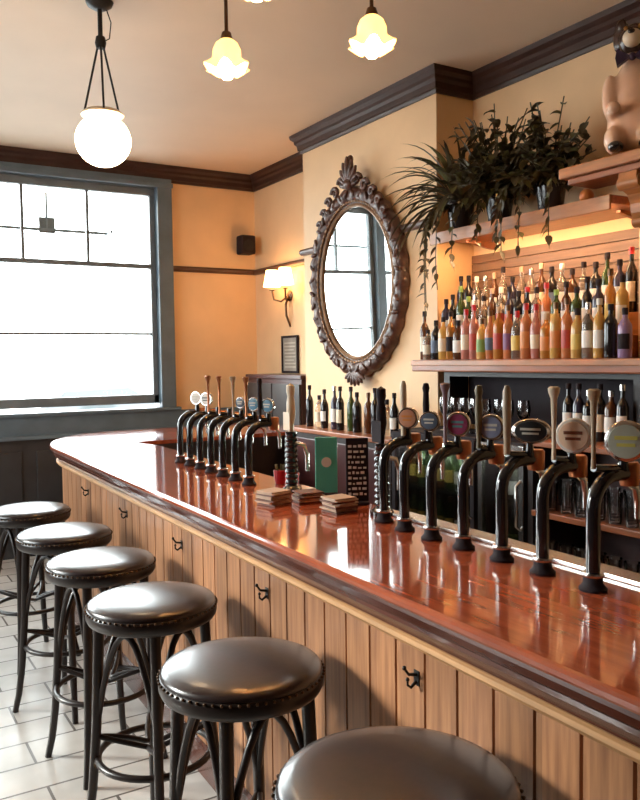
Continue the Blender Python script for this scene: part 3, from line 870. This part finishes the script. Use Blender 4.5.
# ------------------------------------------------------------------ bracket shelf, corbel and figurine
cs = empty('bracket_shelf', (3.11, 2.3, 2.49), 0, 'thick oak bracket shelf on a carved corbel at the right photo edge', 'shelf')
MB().box(-.12, .105, -.5, .43, .0, .05, .008).build('shelf_board', M['wood'], cs)
MB().box(-.09, .105, -.48, .40, -.03, .0, .006).build('under_moulding', M['woodred'], cs)
prof = [(.105, -.03), (-.08, -.03), (-.085, -.07), (-.06, -.10), (-.02, -.12), (.0, -.16), (.005, -.20), (.03, -.235), (.06, -.25), (.075, -.29), (.105, -.32)]
MB().prism(prof, .02, .115, 'y').build('corbel', M['wood'], cs)
for (u, v, r_) in ((-.055, -.075, .03), (.045, -.235, .026)):
    MB().lathe([(0, -.055), (r_, -.055), (r_, .055), (0, .055)], (u, .068, v), 20, Matrix.Rotation(PI/2, 3, 'X')).build('scroll', M['wood'], cs)
o = MB().ball((0, 0, .036), .036, 18, 12).build('orange_ball', P('orange_glaze', (.75, .24, .06)), loc=(3.2, 2.74, 2.398))
tag(o, 'small orange ball ornament under the bracket shelf end', 'ornament')

fg = empty('figurine', (3.105, 2.395, 2.542), math.radians(32), 'peach china animal figurine with dark head and bow tie on bracket shelf', 'figurine')
b = MB()
b.ball((0, 0, .12), (.085, .10, .125), 16, 12).ball((0, 0, .25), (.065, .078, .12), 16, 12).ball((0, 0, .36), (.04, .045, .05), 14, 10)
for s in (-1, 1):
    b.ball((-.06, s * .065, .055), (.06, .04, .055), 12, 8)            # haunches
    b.ball((-.03, s * .085, .23), (.032, .032, .09), 12, 8)            # arms
    b.ball((-.06, s * .07, .16), (.05, .028, .03), 12, 8)
bd = b.build('body', M['porcelain'], fg)
md = bd.modifiers.new('Remesh', 'REMESH'); md.mode = 'VOXEL'; md.voxel_size = .009; md.use_smooth_shade = True
sm = bd.modifiers.new('Smooth', 'SMOOTH'); sm.iterations = 6
b = MB().ball((0, 0, .445), (.062, .060, .062), 18, 12).ball((-.062, 0, .43), (.035, .030, .026), 12, 8)
for s in (-1, 1):
    b.ball((.01, s * .062, .46), (.02, .018, .05), 12, 8).ball((.0, s * .045, .505), (.022, .022, .03), 12, 8)
hd = b.build('head', P('dark_brown_china', (.05, .028, .022), .25), fg)
md = hd.modifiers.new('Remesh', 'REMESH'); md.mode = 'VOXEL'; md.voxel_size = .008; md.use_smooth_shade = True
MB().ball((-.066, 0, .432), (.036, .036, .034), 14, 10).build('muzzle', M['cream'], fg)
MB().ball((-.103, 0, .445), (.010, .014, .009), 10, 6).build('nose', M['black'], fg)
for s in (-1, 1):
    MB().ball((-.054, s * .026, .476), .0085, 10, 6).build('eye', P('amber_eye', (.35, .16, .04), .15), fg)
b = MB()
for s in (-1, 1):
    b.prism([(s * .004, .0), (s * .055, .032), (s * .062, .0), (s * .055, -.032)], -.012, .012, 'x')
b.ball((0, 0, 0), .015, 10, 8)
bt = b.build('bow_tie', M['bow'], fg, loc=(-.058, 0, .365))
for s in (-1, 1):
    MB().ball((-.095, s * .055, .022), (.036, .03, .022), 12, 8).build('foot', M['black'], fg)
    MB().ball((-.115, s * .06, .165), (.026, .024, .024), 12, 8).build('paw', M['porcelain'], fg)

fg.scale = (1.15, 1.15, 1.15)
# ------------------------------------------------------------------ plants
def blade(b, root, dirv, length, width, droop, seg=8, curl=0.0):
    root = Vector(root); d = Vector(dirv).normalized()
    side = d.cross(Vector((0, 0, 1)))
    if side.length < .1: side = Vector((1, 0, 0))
    side.normalize()
    p = root.copy(); vs = []
    for i in range(seg + 1):
        t = i / seg
        w = width * (math.sin(min(1, t * 1.15 + .12) * PI) ** .7 if t < .98 else .02)
        up = Vector((0, 0, 1)) * (-w * .25)
        vs += [p - side * w - up, p + Vector((0, 0, -w * .15)), p + side * w - up]
        d = (d + Vector((0, 0, -droop / seg * 2)) + side * curl / seg).normalized()
        p = p + d * length / seg
    fs = []
    for i in range(seg):
        a = i * 3
        fs += [(a, a + 1, a + 4, a + 3), (a + 1, a + 2, a + 5, a + 4)]
    b.add(vs, fs, True)
def pot(r, rad, h, m):
    MB().lathe([(0, .0005), (rad * .72, .0005), (rad * .78, .01), (rad * .97, h * .85), (rad * 1.05, h * .87), (rad * 1.05, h), (rad * .92, h), (rad * .9, h * .88), (0, h * .87)], n=24).build('pot', m, r)
    MB().lathe([(0, h * .86), (rad * .89, h * .88), (rad * .4, h * .93), (0, h * .95)], n=16).build('soil', M['soil'], r)
PZ = 2.3975
# arching strap-leaf plant at the left end
r = empty('potted_plant', (3.24, 3.72, PZ), 0, 'arching strap-leaved plant at the left end of the high shelf', 'plant', 'plants on the high shelf')
pot(r, .085, .18, M['pot'])
rnd = random.Random(3)
b = MB(); b2 = MB()
for k in range(64):
    a = rnd.uniform(0, 2 * PI); el = rnd.uniform(.6, 1.45)
    d = (math.cos(a) * math.cos(el) * .8 - .12, math.sin(a) * math.cos(el) + .10, math.sin(el))
    blade(b if k % 3 else b2, (rnd.uniform(-.03, .03), rnd.uniform(-.03, .03), .155), d, rnd.uniform(.40, .68), rnd.uniform(.010, .017), rnd.uniform(.9, 1.9), 12, rnd.uniform(-.3, .3))
for k in range(12):
    blade(b2 if k % 3 == 0 else b, (-.02, .02, .16), (-.18 - .03 * (k % 4), -.1 + .05 * k, 1.0), .58 + .03 * (k % 5), .018, 1.1 + .12 * (k % 4), 12, .3 * (-1) ** k)
for k in range(6):
    blade(b, (-.03, .04, .16), (-.45, .50 + .12 * k, .85 - .08 * k), .60 + .03 * k, .017, .95 + .1 * k, 12)
fo = b.build('foliage', M['leafdark'], r, fix=False)
b2.build('young_leaves', M['leafgreen'], r, fix=False)
b = MB()
for k in range(5):
    a = rnd.uniform(1.6, 4.2)
    x0, y0 = .09 * math.cos(a) - .15, .09 * math.sin(a) - .02
    pa = [(-.04, y0 * .4, .16), (x0 * .8, y0, .13), (x0 - .02, y0 * 1.15, .0), (x0 - .03, y0 * 1.2, -.2), (x0 - .02, y0 * 1.25, -.20 - .08 * k)]
    b.tube(pa, .003, 5)
    for q in range(14):
        t = q / 14 * 3.99 ; i = int(t); fr = t - i
        p = Vector(pa[i]).lerp(Vector(pa[min(i + 1, 4)]), fr)
        blade(b, p, (rnd.uniform(-1, .2), rnd.uniform(-1, 1), rnd.uniform(-.6, .3)), rnd.uniform(.05, .09), .014, .6, 4)
b.build('trailing_stem', M['leafdark'], r, fix=False)

def bushy(x, y, h, n, seed, label, trail, mleaf1, mleaf2, spread=1.0, upright=0.0, toy=0.0):
    rn = random.Random(seed)
    r = empty('potted_plant', (x, y, PZ), 0, label, 'plant', 'plants on the high shelf')
    pot(r, .08, .15, M['pot'])
    s_ = MB(); b1 = MB(); b2 = MB()
    for k in range(n):
        a = rn.uniform(0, 2 * PI); el = rn.uniform(.25, 1.35)
        L = rn.uniform(.5, 1) * h
        d = Vector((math.cos(a) * math.cos(el) * spread, math.sin(a) * math.cos(el) * spread + toy, math.sin(el) + upright))
        base = Vector((rn.uniform(-.03, .03), rn.uniform(-.03, .03), .14))
        pa = [base + d * L * t + Vector((0, 0, -.28 * L * t * t * (1.5 - el) - (0))) for t in (0, .3, .6, 1)]
        for q in pa: q.x = min(q.x, XA - x - .03)
        s_.tube(pa, .0035, 5)
        for q in range(9):
            t = .2 + q * .09 ; i = min(2, int(t * 3)); p = pa[i].lerp(pa[i + 1], min(1, t * 3 - i))
            dd = (rn.uniform(-1, .3), rn.uniform(-1, 1), rn.uniform(-.5, .8))
            blade(b1 if rn.random() < .7 else b2, p, dd, rn.uniform(.07, .12), rn.uniform(.016, .026), rn.uniform(.4, 1.0), 5)
    for k in range(trail):
        a = rn.uniform(-.25, .22)
        x0 = -rn.uniform(.17, .24); ln = rn.uniform(.08, .26)
        pa = [Vector((-.03, a * .4, .15)), Vector((x0 * .7, a * .8, .15)), Vector((x0, a, .05)), Vector((x0 - .01, a * 1.05, .05 - ln))]
        s_.tube(pa, .003, 5)
        for q in range(16):
            t = .25 + q * .05; i = min(2, int(t * 3)); p = pa[i].lerp(pa[i + 1], min(1, t * 3 - i))
            blade(b1 if rn.random() < .75 else b2, p, (rn.uniform(-.8, .1), rn.uniform(-1, 1), rn.uniform(-1.0, .1)), rn.uniform(.05, .09), rn.uniform(.012, .02), .6, 4)
    s_.build('stem', mleaf1, r, fix=False)
    b1.build('foliage', mleaf1, r, fix=False)
    b2.build('young_leaves', mleaf2, r, fix=False)
bushy(3.22, 3.37, .54, 76, 11, 'dense dark bushy plant in the middle of the high shelf', 4, M['leafdark'], M['leafgreen'], .8, .1)
bushy(3.22, 2.99, .47, 60, 12, 'dark leafy plant at the right of the high shelf, next to bracket shelf', 2, M['leafdark'], M['leafgreen'], .7, .1)

# ------------------------------------------------------------------ oval mirror
mr = empty('oval_mirror', (XB - .055, 4.74, 2.185), 0, 'oval wall mirror in carved dark walnut frame with crest', 'mirror')
mr.rotation_euler = (0, math.radians(-1.2), math.radians(3.6))
GA, GBv = .412, .53       # glass semi-axes
def oval(t, da, db=None):
    db = da if db is None else db
    return ((GA + da) * math.cos(t), (GBv + db) * math.sin(t))
def ring(prof, n=96, fn=None):
    b = MB(); k = len(prof); vs, fs = [], []
    for i in range(n):
        t = 2 * PI * i / n
        for (o_, d) in prof:
            e = fn(t, o_, d) if fn else (o_, d)
            y, z = oval(t, e[0])
            vs.append((-e[1], y, z))
    for i in range(n):
        j = (i + 1) % n
        for q in range(k):
            q2 = (q + 1) % k
            fs.append((i * k + q, j * k + q, j * k + q2, i * k + q2))
    return b.add(vs, fs, True)
wob = lambda t, o_, d: (o_ * (1 + .05 * math.sin(28 * t)) if o_ > .09 else o_, d + (.006 * math.sin(28 * t) if d > .03 else 0))
ring([(-.004, .0), (-.004, .018), (.03, .022), (.045, .04), (.08, .052), (.11, .045), (.13, .028), (.136, .0), (.133, -.02), (.0, -.02)], 224, wob).build('frame', M['frame'], mr)
ring([(-.006, .006), (-.006, .022), (.006, .030), (.018, .024), (.018, .006)], 96).build('inner_slip', M['gilt'], mr)
bp_, br_ = [], []
for i in range(84 * 6):
    t = 2 * PI * i / (84 * 6)
    y, z = oval(t, .034); bp_.append((-.030, y, z)); br_.append(.004 + .007 * abs(math.sin(PI * i / 6)))
MB().tube(bp_, br_, 7, True).build('beading', M['gilt'], mr)
b = MB()
for i in range(40):
    t = 2 * PI * (i + .5) / 40
    y, z = oval(t, .088)
    mt = Matrix.Rotation(t, 3, 'X') if False else Matrix.Rotation(math.atan2(z, y) + (.6 if i % 2 else -.6), 3, 'X')
    b.ball((-.050, y, z), (.014, .034, .016), 8, 6, mt)
b.build('carved_leaves', M['frame'], mr)
b = MB()
cz = GBv + .12
for k in range(-4, 5):
    a = PI / 2 + k * .33
    L = .17 - .017 * abs(k)
    mt = Matrix.Rotation(a, 3, 'X')
    b.ball((-.045 - .004 * (4 - abs(k)), math.cos(a) * L * .62, cz + .01 + math.sin(a) * L * .75), (.020, L * .52, .020), 10, 8, mt)
for s in (-1, 1):
    for q, (u, v, r_) in enumerate(((.09, .05, .042), (.17, -.005, .045), (.25, -.06, .038), (.315, -.13, .034), (.37, -.205, .030))):
        pa = [(-.045, s * (u + r_ * (1 - i / 14) * math.cos(i * .62)), cz + v + r_ * (1 - i / 14) * math.sin(i * .62)) for i in range(13)]
        b.tube(pa, [.017 - i * .0006 for i in range(13)], 8)
b.ball((-.055, 0, cz + .03), (.03, .045, .04), 14, 10).ball((-.03, 0, cz + .205), (.022, .024, .03), 10, 8)
b.build('crest', M['frame'], mr)
b = MB()
for k in range(-3, 4):
    a = -PI / 2 + k * .35
    mt = Matrix.Rotation(a, 3, 'X')
    b.ball((-.045, math.cos(a) * .075, -GBv - .10 + math.sin(a) * .05), (.018, .06, .018), 10, 8, mt)
b.build('base_ornament', M['frame'], mr)
b = MB()
n = 96
vs = [(-.008, *oval(2 * PI * i / n, -.002)) for i in range(n)] + [(0, *oval(2 * PI * i / n, -.002)) for i in range(n)]
b.add(vs, [tuple(range(n)), tuple(range(n, 2 * n))[::-1]] + [(i, (i + 1) % n, n + (i + 1) % n, n + i) for i in range(n)])
b.build('mirror_glass', M['mirror'], mr)

# ------------------------------------------------------------------ wall lamp, notice, speaker
sx = empty('wall_sconce', (XA, 6.36, 2.22), 0, 'lit twin wall sconce with cream shades on scrolled brass arms', 'wall lamp')
MB().lathe([(0, 0), (.045, 0), (.05, .008), (.03, .02), (0, .024)], (0, 0, 0), 20, Matrix.Rotation(-PI/2, 3, 'Y')).build('backplate', M['brass'], sx)
MB().tube([(-.02, 0, 0), (-.05, 0, -.08), (-.045, 0, -.18), (-.015, 0, -.25), (-.006, 0, -.28)], [.012, .011, .010, .010, .007], 10).build('tail_scroll', M['brass'], sx)
for s in (-1, 1):
    MB().tube([(-.02, 0, 0), (-.07, s * .05, -.05), (-.11, s * .11, -.03), (-.12, s * .125, .05)], .009, 10).build('arm', M['brass'], sx)
    MB().lathe([(0, .05), (.022, .05), (.026, .058), (.008, .064), (0, .064)], (-.12, s * .125, 0), 14).build('candle_cup', M['brass'], sx)
    MB().lathe([(.078, .085), (.080, .085), (.052, .235), (.050, .235)], (-.12, s * .125, 0), 28).build('shade', M['sconceshade'], sx)
nt_ = empty('framed_notice', (XA - .003, 6.36, 1.52), 0, 'small black-framed notice with grey text below the wall sconce', 'notice')
MB().box(-.02, 0, -.15, -.13, 0, .34).box(-.02, 0, .13, .15, 0, .34).box(-.02, 0, -.13, .13, 0, .02).box(-.02, 0, -.13, .13, .32, .34).build('frame', M['matblack'], nt_)
MB().box(-.010, 0, -.13, .13, .02, .32).build('paper', P('grey_paper', (.33, .31, .27)), nt_)
b = MB()
for k in range(8):
    b.box(-.0115, -.0102, -.10 + (.03 if k % 3 == 2 else 0), .10, .05 + k * .031, .062 + k * .031)
b.build('text_lines', P('light_print', (.6, .57, .5)), nt_)
sp = empty('wall_speaker', (3.37, YW - .005, 2.66), 0, 'small black loudspeaker in the corner above the picture rail', 'loudspeaker')
MB().box(-.075, .075, -.17, -.04, -.01, .17, .02).build('case', M['matblack'], sp)
MB().lathe([(0, 0), (.055, 0), (.058, .006), (.04, .002), (.015, .008), (0, .01)], (0, -.17, .07), 24, Matrix.Rotation(PI/2, 3, 'X')).build('cone', M['iron'], sp)
MB().tube([(0, -.05, .08), (0, -.0, .08)], .02, 10).build('wall_bracket', M['iron'], sp)

# ------------------------------------------------------------------ ceiling lamps
gp = empty('globe_pendant', (1.165, 4.0, ZC), 0, 'white opal globe pendant hanging from three dark rods', 'pendant lamp')
MB().lathe([(0, -.04), (.03, -.038), (.06, -.02), (.068, -.002), (0, -.002)], n=24).build('ceiling_rose', M['iron'], gp)
MB().tube([(0, 0, -.03), (0, 0, -.17)], .012, 10).tube([(.03, 0, -.02), (.055, 0, -.09), (.045, 0, -.17), (.0, 0, -.2)], .003, 6).build('stem', M['iron'], gp)
MB().lathe([(0, -.23), (.022, -.225), (.028, -.2), (.022, -.17), (0, -.165)], n=16).build('hub', M['iron'], gp)
for q in range(3):
    a = q * 2 * PI / 3 + 2.4
    MB().tube([(.012 * math.cos(a), .012 * math.sin(a), -.2), (.103 * math.cos(a), .103 * math.sin(a), -.545)], .0055, 8).build('rod', M['iron'], gp)
MB().tube([(0, 0, -.2), (0.01, 0, -.53)], .003, 6).build('flex', M['iron'], gp)
MB().lathe([(0, -.53), (.085, -.53), (.105, -.545), (.105, -.552), (.085, -.56), (0, -.56)], n=28).build('collar', M['cream'], gp)
pr = [(max(1e-4,   .136 * math.sin(i / 18 * PI)), -.675 - .128 * math.cos(i / 18 * PI)) for i in range(19)]
MB().lathe(pr, n=36).build('globe', M['globe'], gp)

CX, CY, CZ = 1.46, 2.66, 3.0
ch = empty('chandelier', (CX, CY, ZC), 0, 'brass chandelier with lit amber tulip glass shades at the top of photo', 'chandelier')
MB().lathe([(0, -.03), (.04, -.028), (.07, -.01), (.075, -.001), (0, -.001)], n=24).build('ceiling_rose', M['brass'], ch)
MB().lathe([(0, -.03), (.010, -.03), (.010, -.18), (.03, -.2), (.045, -.25), (.03, -.30), (.015, -.33), (0, -.34)][::-1], n=20).build('column', M['brass'], ch)
lamps = [(1.385, 3.0, 2.965), (1.79, 2.56, 2.98), (1.24, 2.44, 3.03)]
for (lx, ly, lz) in lamps:
    dx, dy, dz = lx - CX, ly - CY, lz - ZC
    arm = MB().tube([(0, 0, -.27), (dx * .35, dy * .35, -.34), (dx * .75, dy * .75, -.28), (dx, dy, -.26), (dx, dy, dz)], .008, 10).build('arm', M['brass'], ch)
    MB().tube([(dx * .6, dy * .6, -.32), (dx * .7, dy * .7, -.26), (dx * .55, dy * .55, -.24), (dx * .5, dy * .5, -.29)], .005, 8).build('scroll', M['brass'], arm)
    MB().lathe([(0, .0), (.018, .0), (.024, -.02), (.026, -.045), (0, -.045)], (dx, dy, dz), 16).build('lamp_holder', M['brass'], ch)
    tl = [(.027, -.03), (.045, -.045), (.056, -.07), (.058, -.095), (.060, -.115), (.076, -.135), (.088, -.143), (.086, -.146), (.072, -.139), (.056, -.118), (.054, -.095), (.05, -.072), (.04, -.05), (.025, -.034)]
    fn = lambda rr, z, a: rr * (1 + (.16 * math.cos(6 * a) * max(0, (-z - .09) / .055)))
    k = len(tl); nn_ = 48; vs, fs = [], []
    for i in range(nn_):
        a = 2 * PI * i / nn_
        for r_, z in tl:
            q = fn(r_, z, a)
            vs.append((dx + q * math.cos(a), dy + q * math.sin(a), dz + z + .012 * math.cos(6 * a) * max(0, (-z - .09) / .055)))
    for i in range(nn_):
        j = (i + 1) % nn_
        for q in range(k):
            q2 = (q + 1) % k
            fs.append((i * k + q, j * k + q, j * k + q2, i * k + q2))
    MB().add(vs, fs, True).build('tulip_shade', M['tulip'], ch)
    MB().lathe([(0, -.185), (.018, -.182), (.030, -.165), (.034, -.145), (.030, -.115), (.018, -.08), (.014, -.05), (0, -.045)], (dx, dy, dz), 20).build('bulb', M['bulb'], ch)

# ------------------------------------------------------------------ daylight and camera
w = bpy.data.worlds.new('overcast_sky')
sc.world = w
w.use_nodes = True
bg = w.node_tree.nodes['Background']
bg.inputs['Color'].default_value = (0.92, 0.97, 1.0, 1)
bg.inputs['Strength'].default_value = 7.0
def portal(name, loc, rot, sx_, sy_):
    l = bpy.data.lights.new(name, 'AREA'); l.shape = 'RECTANGLE'; l.size = sx_; l.size_y = sy_
    l.cycles.is_portal = True
    o = bpy.data.objects.new(name, l); COL.objects.link(o); o.location = loc; o.rotation_euler = rot
portal('far_window_portal', ((WX0 + WX1) / 2, YW + .22, (WZ0 + WZ1) / 2), (-PI / 2, 0, 0), WX1 - WX0, WZ1 - WZ0)
portal('side_window_portal', (XL - .22, (LY0 + LY1) / 2, 2.05), (0, -PI / 2, 0), 2.1, LY1 - LY0)

sl = bpy.data.lights.new('hazy_sun', 'SUN'); sl.energy = 5.0; sl.angle = math.radians(14); sl.color = (1.0, .96, .9)
so = bpy.data.objects.new('hazy_sun', sl); COL.objects.link(so)
so.rotation_euler = Vector((3.5, -2.7, -1.7)).to_track_quat('-Z', 'Y').to_euler()
cam = bpy.data.cameras.new('camera')
co = bpy.data.objects.new('camera', cam)
COL.objects.link(co)
R = Matrix(((0.85694169, 0.03865902, -0.5139615), (-0.51522881, 0.03756877, -0.85622886), (-0.01379207, 0.99854598, 0.05211249)))
co.matrix_world = Matrix.Translation((0, 0, 1.65)) @ R.to_4x4()
cam.sensor_fit = 'HORIZONTAL'; cam.sensor_width = 36; cam.lens = 797.684 / 640 * 36
cam.clip_start = .05; cam.clip_end = 200
sc.camera = co
vs_ = sc.view_settings
vs_.view_transform = 'Standard'; vs_.look = 'None'; vs_.exposure = 1.0; vs_.gamma = 1.0; vs_.use_curve_mapping = False
sc.cycles.use_denoising = True
sc.cycles.max_bounces = 10; sc.cycles.diffuse_bounces = 5; sc.cycles.glossy_bounces = 5; sc.cycles.transmission_bounces = 6; sc.cycles.transparent_max_bounces = 16
sc.cycles.caustics_reflective = False; sc.cycles.caustics_refractive = False
sc.cycles.sample_clamp_indirect = 8
